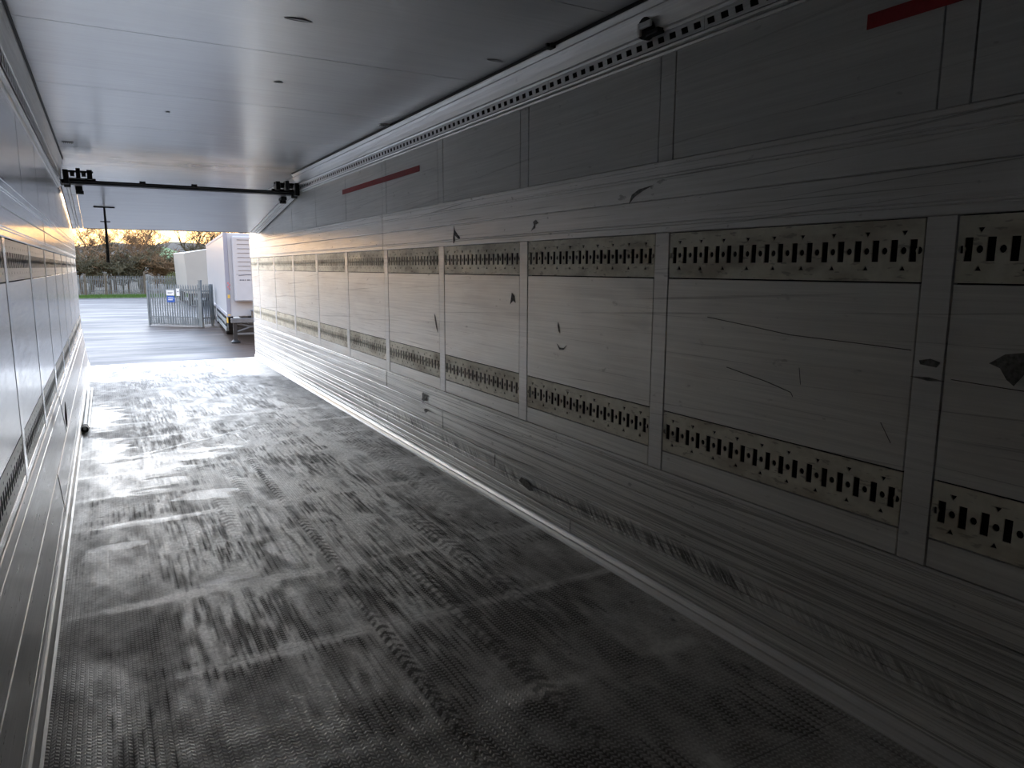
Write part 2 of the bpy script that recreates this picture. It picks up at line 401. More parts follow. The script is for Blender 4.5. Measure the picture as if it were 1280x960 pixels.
    bm = bmesh.new(); a = sorted((xw + s * .004, xw - s * .03)); box(bm, a[0], a[1], Y0, 9.25, zt + .016, zs_); obj('strip_backing', bm, M['cavity'], rail)
    # upper wall behind the door panel, no rail there
    slab('top_panel', 9.26, Y1, zt, 2.65, 0, mu)
    return wall
wr = build_wall('right'); wl = build_wall('left')
struct(bxo('wall_front', (XL - .1, XR + .1, Y0 - .08, Y0, -.05, 2.72), M['upper']))
ce = struct(bxo('ceiling', (XL - .1, XR + .1, Y0, Y1, 2.665, 2.73), M['cavity']))
ys = [-1.2, .02, 1.41, 2.80, 4.175, 5.527, 6.90, 8.25, 9.6, 10.95, 12.87]
for a, b in zip(ys, ys[1:]): bxo('ceiling_panel', (XL - .03, XR + .03, a + .0025, b - .0025, 2.652, 2.665), M['ceil'], ce)

# floor plates painted with measured stains, toned down against the daylight by the door -------------------------------------------------
def vnoise(X, Y, fx, fy, seed, octv=4, pers=.55):
    r = np.random.default_rng(seed); out = np.zeros_like(X); amp = 1; tot = 0
    for o in range(octv):
        g = r.random((257, 257)); u = X * fx + 31.7 * o; v = Y * fy + 17.3 * o
        i = np.floor(u).astype(int); j = np.floor(v).astype(int); a = u - i; b = v - j
        a = a * a * (3 - 2 * a); b = b * b * (3 - 2 * b)
        i0, i1, j0, j1 = i % 256, (i + 1) % 256, j % 256, (j + 1) % 256
        out += amp * ((g[i0, j0] * (1 - a) + g[i1, j0] * a) * (1 - b) + (g[i0, j1] * (1 - a) + g[i1, j1] * a) * b)
        tot += amp; amp *= pers; fx *= 2; fy *= 2
    return out / tot
def ss(x, a, b):
    t = np.clip((x - a) / (b - a), 0, 1); return t * t * (3 - 2 * t)
def stain_shade(X, Y):
    n1 = vnoise(X, Y, 2.5, 1.2, 1); n2 = vnoise(X, Y, 9, 4, 2); st = vnoise(X, Y, 26, 2.6, 3, 4, .7); st2 = vnoise(X, Y, 75, 5.5, 4, 2)
    blk = vnoise(X, Y, 3.0, 2.2, 5, 2)
    base = .48 + .24 * ss(Y, 1.6, 5.0) - .64 * ss(Y, 7.5, 10.8)  # tone drops towards the door, painted in to hold back the daylight there
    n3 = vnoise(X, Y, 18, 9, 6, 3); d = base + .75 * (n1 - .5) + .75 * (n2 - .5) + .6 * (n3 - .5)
    # streaked scraping between the cross lines
    reg = ss(X, .0, .25) * (1 - ss(X, 1.55, 1.9)) * ss(Y, 2.0, 3.0)
    d += reg * (1.1 * (st - .5) + 1.5 * (st2 - .5)) * ss(blk, .35, .5)
    rib = .5 + .5 * np.cos(2 * np.pi * X / .029); rb = ss(vnoise(X, Y, 4.5, 3.2, 7, 3, .7), .50, .66) * (1 - ss(Y, 7.5, 9.5))
    d -= .55 * rb * rib * ss(vnoise(X, Y, 34, 9, 8, 2), .3, .6)
    # chalky cross lines at the bearers
    for yc in (2.07, 2.80, 3.52, 4.16, 4.75, 5.35, 5.95, 6.55, 7.2, 7.9):
        w_ = .018 + .03 * vnoise(X, Y, 2, 1, int(yc * 10), 2)
        y_ = yc + .03 * (n1 - .5)
        k = np.exp(-((Y - y_) / w_) ** 2) * ss(vnoise(X, Y, 3, 1, int(yc * 13), 2), .3, .6)
        d += .75 * k
    # long pale strips
    for (xa, xb, ya, yb, amt) in ((1.50, 1.65, 4.9, 8.8, 1.5), (.98, 1.20, 1.5, 7.0, .22), (.50, .64, 4.0, 11, .25), (.72, .88, 3.5, 7.0, .2)):
        cx_ = (xa + xb) / 2 + .03 * (vnoise(Y * 0, Y, 1, .8, 9, 2) - .5) * 4; hw = (xb - xa) / 2
        k = (1 - ss(np.abs(X - cx_), hw * .6, hw * 1.1)) * ss(Y, ya, ya + .4) * (1 - ss(Y, yb - .5, yb))
        d += amt * k * ss(n2, .28, .5)
    # paler towards the door, darker area left of it and right
    d += .22 * ss(Y, 6.8, 9.0) * np.exp(-((X - .85) / .55) ** 2) * (.5 + n2)
    d -= .28 * np.exp(-((X - .12) / .28) ** 2) * np.exp(-((Y - 9.0) / 1.7) ** 2)
    d -= .18 * ss(X, 1.65, 1.85) * ss(Y, 5.0, 6) * (1 - ss(Y, 9.5, 11))
    # dry pale herringbone along left edge
    d += .25 * (1 - ss(X, -.12, .12)) * ss(n1, .42, .6) * (1 - ss(Y, 5.2, 6))
    # dark front right and front
    d -= .25 * np.exp(-((X - 1.65) / .4) ** 2 - ((Y - 2.9) / .7) ** 2)
    d -= .2 * ss(vnoise(X, Y, 1.2, .6, 21, 3), .5, .7) * (1 - ss(Y, 4, 6))
    # wet sheen patches
    wet = np.zeros_like(X); jag = .75 * (vnoise(X, Y, 3, 11, 31, 4, .7) - .5)
    def ell(cx_, cy_, rx, ry, j=1.0): return 1 - ss(np.sqrt(((X - cx_) / rx) ** 2 + ((Y - cy_) / ry) ** 2) + jag * 2.2 * j, .85, 1.0)
    for e in ((-.22, 6.75, .28, .75), (-.05, 6.05, .50, .32), (-.1, 5.55, .42, .26), (-.27, 5.9, .12, 1.3, .5), (-.2, 8.35, .26, .75), (-.22, 12.0, .22, 1.0), (.30, 6.25, .55, .13), (.55, 6.45, .6, .06), (.5, 5.15, .22, .12), (.15, 4.72, .26, .05), (.73, 3.95, .10, .07), (.45, 3.62, .12, .03), (-.05, 4.35, .14, .06), (.1, 11.2, .5, .25), (1.9, 11.5, .4, 1.0)):
        wet = np.maximum(wet, ell(*e))
    wet = np.maximum(wet, .45 * ss(Y, 9.6, 12.5) * ss(vnoise(X, Y, 4, 1.2, 41, 3), .42, .62))
    # branching runs of water
    def line(x0, y0, x1, y1, wd):
        L = math.hypot(x1 - x0, y1 - y0); tx, ty = (x1 - x0) / L, (y1 - y0) / L
        u = (X - x0) * tx + (Y - y0) * ty; v = -(X - x0) * ty + (Y - y0) * tx + .03 * (n2 - .5)
        return (1 - ss(np.abs(v), wd * .6, wd * 1.3)) * ss(u, -.02, .02) * (1 - ss(u, L - .02, L + .02))
    for l in ((-.1, 6.35, 1.05, 7.1, .018), (1.05, 7.1, 1.25, 7.35, .014), (.2, 6.05, .95, 6.45, .014), (.95, 7.0, 1.0, 6.55, .014), (.42, 6.5, .40, 6.05, .014), (.62, 6.6, .66, 6.1, .014)):
        wet = np.maximum(wet, .9 * line(*l))
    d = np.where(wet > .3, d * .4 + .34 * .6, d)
    # tyre tracks: dark lugged bands
    ty = np.zeros_like(X)
    def track(f, hw, ya, yb, pitch, amt, seed, slant=0.0):
        c = f(Y); u = (X - c) / hw
        lug = ss(np.sin(2 * np.pi * (Y + slant * np.abs(u) * pitch * 1.2 + .035 * vnoise(X, Y, 9, 9, seed + 1, 2)) / pitch) + 3.2 * (vnoise(X, Y, 30, 30, seed, 3) - .5), -.1, .6)
        br = ss(vnoise(X, Y, 2, 1.3, seed + 5, 2), .28, .52)
        return amt * lug * br * (1 - ss(np.abs(u), .75, 1.05)) * ss(Y, ya, ya + .3) * (1 - ss(Y, yb - .4, yb))
    for a in ((lambda y: .935 + .012 * np.sin(y * 2), .034, 1.3, 6.5, .055, .95, 51, .6),
              (lambda y: .72 + .02 * np.sin(y * 1.3), .05, 3.9, 6.3, .06, .55, 52, .6),
              (lambda y: 1.26 - .02 * (y - 4), .05, 1.4, 3.5, .06, .6, 53, .5),
              (lambda y: 1.93 + 0 * y, .06, 4.0, 8.4, .065, .42, 54, .8),
              (lambda y: 1.78 + .01 * y, .05, 4.2, 6.6, .065, .35, 55, .8),
              (lambda y: 1.58 - .02 * (y - 3), .07, 2.4, 4.2, .07, .55, 56, .7),
              (lambda y: .56 + .0 * y, .05, 4.2, 6.8, .06, .45, 57, .5)):
        ty = np.maximum(ty, track(*a))
    # random black bits and gouges
    r = np.random.default_rng(77)
    for k in range(70):
        x0, y0 = r.uniform(-.28, 2.1), r.uniform(1.5, 11); a = r.uniform(.004, .012); b = r.uniform(.006, .03)
        if r.random() < .4: a, b = b, a
        ty = np.maximum(ty, np.exp(-((X - x0) / a) ** 2 - ((Y - y0) / b) ** 2))
    ty = np.maximum(ty, .8 * (1 - ss(X, -.300 + .0, -.262)) * (1 - ss(Y, 4.6, 5.4)))
    dk = vnoise(X, Y, 40, 2.0, 61, 2)
    ty = np.maximum(ty, .5 * reg * ss(dk, .62, .74) * ss(blk, .45, .6) * (wet < .2))
    ty *= (1 - .8 * wet)
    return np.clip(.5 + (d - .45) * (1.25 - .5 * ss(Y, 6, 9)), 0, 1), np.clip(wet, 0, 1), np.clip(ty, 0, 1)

fl = struct(bxo('floor', (XL - .03, XR + .03, Y0, Y1, -.06, -.012), M['cavity']))
fy = [-1.2, 1.42, 2.80, 4.16, 5.52, 6.9, 8.3, 9.7, 11.1, 12.87]
for a, b in zip(fy, fy[1:]):
    x0, x1 = XL + .02, XR - .01; dx = .0075; dy = .0075 if a < 4 else (.010 if a < 8 else .02)
    nx = int((x1 - x0) / dx); ny = int((b - a) / dy)
    if a < 0: ny = 60
    xs = np.linspace(x0, x1, nx + 1); yy = np.linspace(a + .0006, b - .0006, ny + 1)
    X, Y = np.meshgrid(xs, yy); d, wt, ty = stain_shade(X, Y)
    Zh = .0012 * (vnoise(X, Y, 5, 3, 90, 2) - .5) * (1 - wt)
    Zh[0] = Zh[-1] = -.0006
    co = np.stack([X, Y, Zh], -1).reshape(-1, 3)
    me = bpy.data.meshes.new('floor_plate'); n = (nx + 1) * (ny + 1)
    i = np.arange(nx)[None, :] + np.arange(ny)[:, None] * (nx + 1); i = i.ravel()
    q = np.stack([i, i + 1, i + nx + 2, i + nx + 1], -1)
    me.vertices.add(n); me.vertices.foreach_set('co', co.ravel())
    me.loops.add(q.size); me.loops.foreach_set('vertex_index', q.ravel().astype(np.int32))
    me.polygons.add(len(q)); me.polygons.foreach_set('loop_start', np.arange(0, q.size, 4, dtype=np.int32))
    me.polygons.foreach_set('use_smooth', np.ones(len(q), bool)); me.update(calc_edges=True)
    ca = me.color_attributes.new('stain_shade', 'FLOAT_COLOR', 'POINT')
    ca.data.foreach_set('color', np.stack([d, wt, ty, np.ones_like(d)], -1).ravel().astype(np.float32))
    me.materials.append(M['floor']); o = bpy.data.objects.new('floor_plate', me); C.objects.link(o); o.parent = fl

struct(bxo('trim_1', (XL - .02, XR + .02, Y1, Y1 + .06, -.09, -.001), M['rail'], None, .004))     # rear sill
bm = bmesh.new()
for x in ((XL - .12, XL - .001), (XR + .001, XR + .12)): box(bm, x[0], x[1], Y1, Y1 + .05, -.09, 2.74)
box(bm, XL, XR, Y1, Y1 + .05, 2.60, 2.74)
struct(obj('trim_2', bm, M['white'], None, .004))                                                     # rear portal frame

# flat scuffs and grime marks with a shape of their own on the right wall
def mark(y, z, pts, d=.0125):
    bm = bmesh.new(); vs = [(y + a, z + b) for a, b in pts]; x = XR - d
    f = [bm.verts.new((x, p, q)) for p, q in vs]; g = [bm.verts.new((x + .0012, p, q)) for p, q in vs]
    bm.faces.new(f); bm.faces.new(g[::-1])
    for i in range(len(f)): bm.faces.new((f[i], f[i - 1], g[i - 1], g[i]))
    obj('scuff_mark', bm, M['smear'], wr)
mark(4.665, 1.70, [(.05, -.005), (.052, .03), (.04, .07), (.035, .115), (.02, .085), (-.02, .055), (-.06, .035), (-.055, .02), (-.02, .03), (.01, .045), (.03, .05), (.02, .02), (.032, .0)])
mark(3.60, 1.755, [(.04, -.02), (.01, .01), (.02, .03), (-.01, .04), (-.04, .02), (-.005, .015), (.0, -.005)])
mark(3.874, 1.335, [(.03, -.03), (.01, .04), (-.02, .02), (-.035, -.02), (-.005, -.005)], .002)
mark(5.06, 1.10, [(.03, .08), (.02, .03), (.0, -.02), (-.03, -.06), (-.01, .0), (.01, .06)], .002)
mark(3.34, 1.10, [(.03, .01), (.0, -.01), (-.04, -.008), (-.07, .01), (-.04, -.018), (.0, -.022)], .002)
mark(3.35, 1.20, [(.01, .03), (-.005, .0), (-.012, -.03), (.004, -.02), (.014, .01)], .002)
mark(1.05, 1.25, [(.06, .01), (.02, .04), (-.06, .055), (-.09, .03), (-.04, .0), (-.01, -.045), (.01, -.03), (.03, .0)], .002)
mark(5.30, .50, [(.04, -.02), (.02, .0), (.03, .03), (.0, .045), (-.02, .03), (-.05, .03), (-.03, .005), (-.04, -.02), (.0, -.03)], .016)
mark(5.25, .40, [(.05, .0), (.0, .02), (-.05, .01), (.0, -.015)], .016)
mark(3.68, .22, [(.08, .0), (.05, .03), (-.04, .02), (-.10, -.02), (-.05, -.03), (.02, -.02)], .016)

mark(2.70, 1.86, [(.05, -.04), (.03, .0), (-.02, .02), (-.12, .03), (-.05, .012), (.01, -.01)], .0125)
mark(1.275, 1.235, [(.035, .012), (.0, .02), (-.03, .012), (-.02, -.004), (.03, 0)], .006)
mark(1.275, 1.19, [(.06, .004), (.0, .008), (-.05, .002), (.0, -.003)], .006)

# things on the walls, ceiling and floor ----------------------------------------------------
def tape(y0, y1, z0, z1, label):
    o = obj('red_tape', (lambda bm: (box(bm, XR - .0062, XR - .0035, y0, y1, z0, z1), bm)[1])(bmesh.new()), M['red'])
    tag(o, label, 'tape', 'red tape stripes on the right wall')
tape(5.336, 7.40, 2.255, 2.30, 'faded red tape stripe on the upper right wall near the rear opening')
tape(-.20, 1.578, 2.272, 2.317, 'dark red tape stripe on the upper right wall nearest the viewer')

def torn_flap(x, y, w_, label, rz=0):
    """a lens-shaped tear pushed down from the ceiling skin"""
    bm = bmesh.new(); n = 12; top = []; low = []
    for i in range(n + 1):
        u = i / n; xx = (u - .5) * w_; b = math.sin(math.pi * u)
        top.append([bm.verts.new((xx, (-.018 + .026 * k) * b, -.0035 * b * (1 - k) - .0015)) for k in (0, .5, 1)])
        low.append([bm.verts.new((xx, (-.018 + .026 * k) * b, -.0035 * b * (1 - k) - .0005)) for k in (0, .5, 1)])
    for i in range(n):
        for k in range(2):
            bm.faces.new((top[i][k], top[i + 1][k], top[i + 1][k + 1], top[i][k + 1])); bm.faces.new((low[i][k], low[i][k + 1], low[i + 1][k + 1], low[i + 1][k]))
        bm.faces.new((top[i][2], top[i + 1][2], low[i + 1][2], low[i][2]))
    bmesh.ops.remove_doubles(bm, verts=bm.verts, dist=1e-5)
    root = empty('torn_flap', (x, y, 2.6515), label, 'dent', 'torn flaps in the ceiling skin', rz)
    obj('flap', bm, M['ceil'], root)
    bm = bmesh.new(); vs = [bm.verts.new((math.cos(a / 8 * math.pi) * w_ * .5, .004 + (.018 if a < 8 else .004) * math.sin(a / 8 * math.pi), -.0006)) for a in range(16)]
    bm.faces.new(vs); bmesh.ops.solidify(bm, geom=bm.faces[:], thickness=.001); obj('gap', bm, M['grime'], root)  # black sheet painting the shade in the gap beside the flap
torn_flap(.872, 3.585, .13, 'lens-shaped torn flap in the ceiling skin, largest, at the top of the photo')
torn_flap(1.97, 3.712, .10, 'small torn flap in the ceiling skin beside the right ceiling rail')
torn_flap(1.03, 4.80, .06, 'tiny torn flap in mid ceiling, past the largest one')
torn_flap(.50, 6.1, .035, 'tiny dark nick in the ceiling, left of the others')
def vent(x, y, label, rz=0):
    root = empty('ceiling_vent', (x, y, 2.65), label, 'vent', 'slotted ceiling vents'); root.rotation_euler.z = rz
    bxo('frame', (-.045, .045, -.035, .035, -.006, .0), M['lip'], root, .001)
    for k in range(5): bxo('slot', (-.038 + .016 * k, -.028 + .016 * k, -.028, .028, -.0075, -.0055), M['grime'], root)  # black bars standing in for the shade in the vent slots
vent(2.04, 5.741, 'small slotted vent plate on the ceiling beside the right rail')
vent(-.20, 8.006, 'small slotted vent plate on the ceiling beside the left rail')

# rail fitting with pale wedge on the right ceiling rail, small black clip before it
ft = empty('rail_fitting', (XR - .055, 2.612, 2.545), 'black round rail fitting with a pale wedge on the right ceiling rail', 'fitting')
bm = bmesh.new(); tube(bm, [(.02, 0, 0), (-.012, 0, 0)], .045, 16); obj('socket', bm, M['rubber'], ft)
bm = bmesh.new(); box(bm, -.024, -.010, -.055, .03, -.004, .022); box(bm, -.026, -.010, .012, .03, -.030, .022); obj('wedge', bm, M['lip'], ft, .003)
bm = bmesh.new(); box(bm, -.02, .02, -.10, -.02, -.04, -.02); obj('bracket', bm, M['rubber'], ft, .003)
cl = empty('cable_clip', (2.075, 3.31, 2.64), 'small black clip on the ceiling edge above the right rail', 'clip')
bm = bmesh.new(); box(bm, -.012, .014, -.025, .025, -.012, .012); box(bm, -.03, -.012, -.008, .008, -.004, .012); obj('body', bm, M['rubber'], cl, .002)

# latch at the foot of the left kick planks, and the handhole above it
lt = empty('floor_latch', (-.262, 7.70, .0), 'round black-ended latch on the rod along the left wall foot', 'latch')
bm = bmesh.new(); tube(bm, [(.005, -.09, .035), (.005, .05, .035)], .030, 14); obj('housing', bm, M['rubber'], lt)
bm = bmesh.new(); tube(bm, [(.005, -.10, .045), (.005, -.085, .045)], .014, 10); obj('knob', bm, M['lip'], lt)
bm = bmesh.new(); tube(bm, [(.0, .05, .035), (.0, 2.6, .035)], .014, 10); tube(bm, [(.03, .05, .022), (.03, 2.6, .022)], .010, 8); obj('rod', bm, M['lip'], lt)
hh = bmesh.new(); vs = []
for a in range(20):
    t_ = a / 20 * 2 * math.pi; vs.append(hh.verts.new((0, .12 * math.cos(t_) * (1 - .2 * math.sin(t_)), .10 * math.sin(t_) * (.55 + .45 * abs(math.cos(t_ * .5))))))
hh.faces.new(vs); bmesh.ops.solidify(hh, geom=hh.faces[:], thickness=.003)
o = obj('hand_hole', hh, M['grime']); o.location = (XL + .067, 5.64, .535); tag(o, 'black torn hole in the left wall above the kick planks', 'hole')  # flat black patch standing in for the dark inside the hole

# long crack lines in the middle panels of the right wall
def crack(pts, d=.0018, r=.0012):
    bm = bmesh.new(); tube(bm, [(XR - d, y, z) for y, z in pts], r, 4); obj('crack', bm, M['grime'], wr)
crack([(2.22, 1.325), (2.0, 1.305), (1.8, 1.285), (1.55, 1.28), (1.34, 1.275)])
crack([(2.1, 1.13), (1.9, 1.10), (1.78, 1.075), (1.77, 1.06)])
crack([(1.21, 1.20), (1.05, 1.195), (.7, 1.19)]); crack([(1.42, 1.03), (1.38, .97)]); crack([(1.75, 1.17), (1.74, 1.11)])

# ------------------------------------------------------------------ overhead door panel, bar and pull strap
dr = empty('overhead_door', (0.9, 9.25, 2.43), 'pale sloping overhead door panel hanging below the ceiling at the rear', 'door panel')
a_ = math.atan2(2.055 - 2.395, 11.93 - 9.30); L = math.hypot(2.63, .34)
T = Matrix.Translation((0, 9.30 - 9.25, 2.395 - 2.43)) @ Matrix.Rotation(a_, 4, 'X')
def dbox(name, x0, x1, y0, y1, z0, z1, m, bevel=.002):
    bm = bmesh.new(); box(bm, x0 - .9, x1 - .9, y0, y1, z0, z1, T); return obj(name, bm, m, dr, bevel)
dbox('panel', -.20, 2.02, 0, L, .002, .045, M['ceil'])
for s_ in (-1, 1):
    xe = -.34 if s_ < 0 else XR - .012; i_ = -s_
    def xs_(a, b): return sorted((xe + i_ * a, xe + i_ * b))
    dbox('side_rail', *xs_(.012, .055), 0, L, -.010, .05, M['rail']); dbox('side_rail', *xs_(.058, .085), 0, L, -.004, .05, M['lip'])
    dbox('side_rail', *xs_(.090, .135), 0, L, -.002, .05, M['rail']); dbox('rubber_seal', *xs_(.002, .012), 0, L, -.012, .05, M['rubber'])
dbox('bottom_edge', -.20, 2.02, L, L + .012, -.002, .047, M['rubber'])
bm = bmesh.new(); box(bm, -.325 - .9, 2.16 - .9, -.025, .02, -.028, .012); obj('crossbar', bm, M['blacksteel'], dr, .005)
bm = bmesh.new(); tube(bm, [(-.30 - .9, -.055, -.002), (2.14 - .9, -.055, -.002)], .011, 8); obj('torsion_rod', bm, M['rubber'], dr)
for x in (.45, .98):
    bm = bmesh.new(); tube(bm, [(x - .9 - .03, -.03, .014), (x - .9 + .03, -.03, .014)], .018, 10); obj('stud', bm, M['rubber'], dr)
for (x0, s_) in ((-.30, 1), (2.14, -1)):
    def X_(a): return x0 - .9 + s_ * a
    def bb(bm, a, b, *r): q = sorted((X_(a), X_(b))); box(bm, q[0], q[1], *r)
    bm = bmesh.new(); bb(bm, .0, .30, -.05, -.0, .012, .03); bb(bm, .0, .05, -.16, .02, -.045, .10); bb(bm, .12, .16, -.16, .0, .012, .12); bb(bm, .22, .27, -.14, .0, .012, .11); bb(bm, .03, .28, -.10, -.06, .08, .10)
    obj('bracket', bm, M['blacksteel'], dr, .003)
    for k in (.085, .19):
        bm = bmesh.new(); tube(bm, [(X_(k) - .02, -.09, .07), (X_(k) + .02, -.09, .07)], .032, 14); obj('roller', bm, M['rubber'], dr)
    bm = bmesh.new(); tube(bm, [(X_(.0), .0, -.03), (X_(.06), .0, -.03)], .04, 14); obj('roller', bm, M['rubber'], dr)
    bm = bmesh.new(); bb(bm, .10, .165, .10, .26, -.085, -.045); bb(bm, .115, .15, .12, .19, -.115, -.08); tube(bm, [(X_(.10), .15, -.105), (X_(.175), .15, -.105)], .02, 10)
    obj('hinge', bm, M['rubber'], dr, .003)
bm = bmesh.new(); box(bm, -.27 - .9, -.10 - .9, -.052, -.049, .014, .030); o = obj('label_strip', bm, M['signwhite'], dr); o['label'] = 'small white label strip on the black bracket'
st = empty('pull_strap', (.064, 10.42, 2.245), 'black pull strap with two cross pieces hanging from the sloping door panel', 'strap')
bm = bmesh.new(); tube(bm, [(0, 0, .0), (.002, .0, -.2), (.0, 0, -.45), (-.004, 0, -.67)], [.011, .014, .019, .021], 8); obj('strap', bm, M['rubber'], st)
bm = bmesh.new(); box(bm, -.115, .115, -.015, .015, -.004, .010); obj('cross_piece', bm, M['blacksteel'], st, .002)
bm = bmesh.new(); box(bm, -.055, .055, -.012, .012, -.176, -.164); obj('cross_piece', bm, M['blacksteel'], st, .002)

# ------------------------------------------------------------------ outside: yard
G = -1.2
gr = struct(bxo('ground', (-90, 120, 13.5, 400, G - .3, G - .012), M['hill']))
xcol = [-90, -40, -20, -9, -4.2, 7.4, 10.5, 16, 26, 50, 120]; yrow = [13.5, 20, 27.2, 34.3, 41.5, 49, 57, 65, 72.3]
for xa, xb in zip(xcol, xcol[1:]):
    for ya, yb in zip(yrow, yrow[1:]):
        bxo('concrete_slab', (xa + .02, xb - .02, ya + .02, yb - .02, G - .1, G), M['yard'], gr)
gv = struct(bxo('verge', (-90, 60, 72.6, 84, G - .05, G + .06), M['grass']))
struct(bxo('kerb', (-90, 60, 72.3, 72.6, G - .1, G + .05), M['steelgrey']))
bm = bmesh.new()
for k in range(9000):
    x, y = random.uniform(-8, 12), random.uniform(72.7, 80); h_ = random.uniform(.05, .14); d_ = random.uniform(-.05, .05)
    a = bm.verts.new((x - .02, y, G + .055)); b = bm.verts.new((x + .02, y, G + .055)); c_ = bm.verts.new((x + d_, y + d_, G + .06 + h_)); bm.faces.new((a, b, c_))
o = obj('grass', bm, M['grass']); o['kind'] = 'stuff'; tag(o, 'strip of short green grass at the foot of the far fence', 'grass')

def pale(bm, x, y, z0, z1, w_, dirv, t_=.02):
    """one palisade pale: folded strip with a split pointed head"""
    u = Vector(dirv).normalized(); n_ = Vector((-u.y, u.x, 0)); p = Vector((x, y, 0)); hw = w_ / 2
    sec = [(-hw, 0), (-hw * .35, -t_), (hw * .35, -t_), (hw, 0)]
    lo = [bm.verts.new(p + u * a + n_ * b + Vector((0, 0, z0))) for a, b in sec]
    up = [bm.verts.new(p + u * a + n_ * b + Vector((0, 0, z1 - (.0 if 0 < i < 3 else .05)))) for i, (a, b) in enumerate(sec)]
    tip = bm.verts.new(p + n_ * (-t_ * .5) + Vector((0, 0, z1 + .07)))
    for i in range(3): bm.faces.new((lo[i], lo[i + 1], up[i + 1], up[i])); bm.faces.new((up[i], up[i + 1], tip))

# far fence: pales are about two pixels wide, kept as one part per fence
ff = empty('palisade_fence', (2, 80.5, G), 'long weathered grey palisade fence behind the grass verge', 'fence')
bm = bmesh.new(); x = -24
while x < 26: pale(bm, x - 2, 0, .05, 1.86, .075, (1, 0, 0)); x += .15
o = obj('pale', bm, M['galvdark'], ff); o['kind'] = 'stuff'
for z in (.45, 1.55): bxo('rail', (-26, 24, .02, .06, z, z + .06), M['galvdark'], ff)
for k in range(18):
    x = -25.6 + 2.75 * k; bxo('post', (x, x + .09, .06, .14, 0, 1.9), M['galvdark'], ff)
for i, (x, lab) in enumerate(((-1.62, 'weathered timber post before the far fence, leftmost of three'), (.10, 'weathered timber post before the far fence, middle of three'), (3.45, 'weathered timber post before the far fence, beside the gate top'))):
    p = empty('timber_post', (x, 80.0, G), lab, 'post', 'timber posts before the far fence')
    bm = bmesh.new(); tube(bm, [(0, 0, 0), (.01, 0, 1.0), (0, 0, 2.05 + .1 * i)], [.12, .11, .09], 8); obj('shaft', bm, M['trunkpole'], p)
    bm = bmesh.new(); tube(bm, [(0, 0, 2.05 + .1 * i), (0, 0, 2.09 + .1 * i)], [.10, .05], 8); obj('cap', bm, M['trunkpole'], p)

# near gate leaf
gx0, gy0, gx1, gy1 = 1.70, 38.20, 3.76, 36.10
ga = math.atan2(gy1 - gy0, gx1 - gx0); GL = math.hypot(gx1 - gx0, gy1 - gy0)
gt = empty('palisade_gate', (gx0, gy0, G), 'open galvanised palisade gate with signs, left of the white trailer', 'gate', None, ga)
bxo('stile', (0, .08, -.03, .05, .02, 2.10), M['galv'], gt, .005); bxo('stile', (GL - .10, GL - .02, -.03, .05, .04, 1.96), M['galv'], gt, .005)
for z in (1.64, .42, .10): bxo('rail', (.08, GL - .10, .0, .05, z, z + (.10 if z > 1 else .05)), M['galv'], gt, .004)
np_ = 20
pm = None
for k in range(np_):
    x = .17 + (GL - .36) * k / (np_ - 1)
    if pm is None:
        bm = bmesh.new(); pale(bm, 0, 0, .12, 1.92, .085, (1, 0, 0), .025); pm = finish(bm, 'pale'); pm.materials.append(M['galv'])
    o = bpy.data.objects.new('pale', pm); C.objects.link(o); o.parent = gt; o.location = (x, 0, .0 - .04 * k / np_)
for z0_ in (.02,):
    bm = bmesh.new()
    for k in range(44): box(bm, .12 + k * (GL - .28) / 43, .135 + k * (GL - .28) / 43, .01, .03, .03, .40)
    o = obj('mesh_infill', bm, M['galv'], gt); o['kind'] = 'stuff'
s1 = bxo('sign_board', (1.16, 1.60, -.06, -.04, 1.44, 1.68), M['signwhite'], gt); s1['label'] = 'white sign board on the gate'
s2 = bxo('sign_board', (1.18, 1.60, -.06, -.04, 1.12, 1.42), M['blue'], gt); s2['label'] = 'blue sign board on the gate'
s3 = bxo('sign_board', (1.72, 1.90, -.06, -.04, 1.42, 1.76), M['signwhite'], gt); s3['label'] = 'small white notice on the gate'
for (a, b, z) in ((1.24, 1.52, 1.56), (1.24, 1.46, 1.52)): bxo('print_line', (a, b, -.062, -.060, z, z + .02), M['dark'], s1)
for (a, b, z) in ((1.24, 1.54, 1.30), (1.24, 1.50, 1.22)): bxo('print_line', (a, b, -.062, -.060, z, z + .035), M['signwhite'], s2)
bxo('print_line', (1.76, 1.86, -.062, -.060, 1.60, 1.63), M['dark'], s3)
bm = bmesh.new(); tube(bm, [(GL - .42, -.05, .98), (GL - .16, -.05, .98)], .02, 8); obj('bolt', bm, M['galvdark'], gt)
gp = empty('gate_post', (3.80, 36.02, G), 'square galvanised post at the right end of the open gate', 'post', None, ga)
bxo('shaft', (-.06, .06, -.06, .06, 0, 2.12), M['galv'], gp, .006); bxo('cap', (-.07, .07, -.07, .07, 2.12, 2.15), M['galv'], gp); bxo('hinge', (-.12, .0, -.09, -.05, 1.70, 1.80), M['galv'], gp)

sx0, sy0, sx1, sy1 = 3.90, 36.06, 4.44, 36.75
sa = math.atan2(sy1 - sy0, sx1 - sx0); SL = math.hypot(sx1 - sx0, sy1 - sy0)
sf = empty('palisade_fence', (sx0, sy0, G), 'short galvanised palisade fence panel between the gate post and the white trailer', 'fence', None, sa)
for z in (.38, 1.62): bxo('rail', (0, SL, .0, .05, z, z + .06), M['galv'], sf)
n_ = 6
for k in range(n_):
    o = bpy.data.objects.new('pale', pm); C.objects.link(o); o.parent = sf; o.location = (.08 + k * .145, 0, 0)
for k in range(1): bxo('post', (SL - .1, SL - .01, .05, .13, 0, 1.95), M['galvdark'], sf)

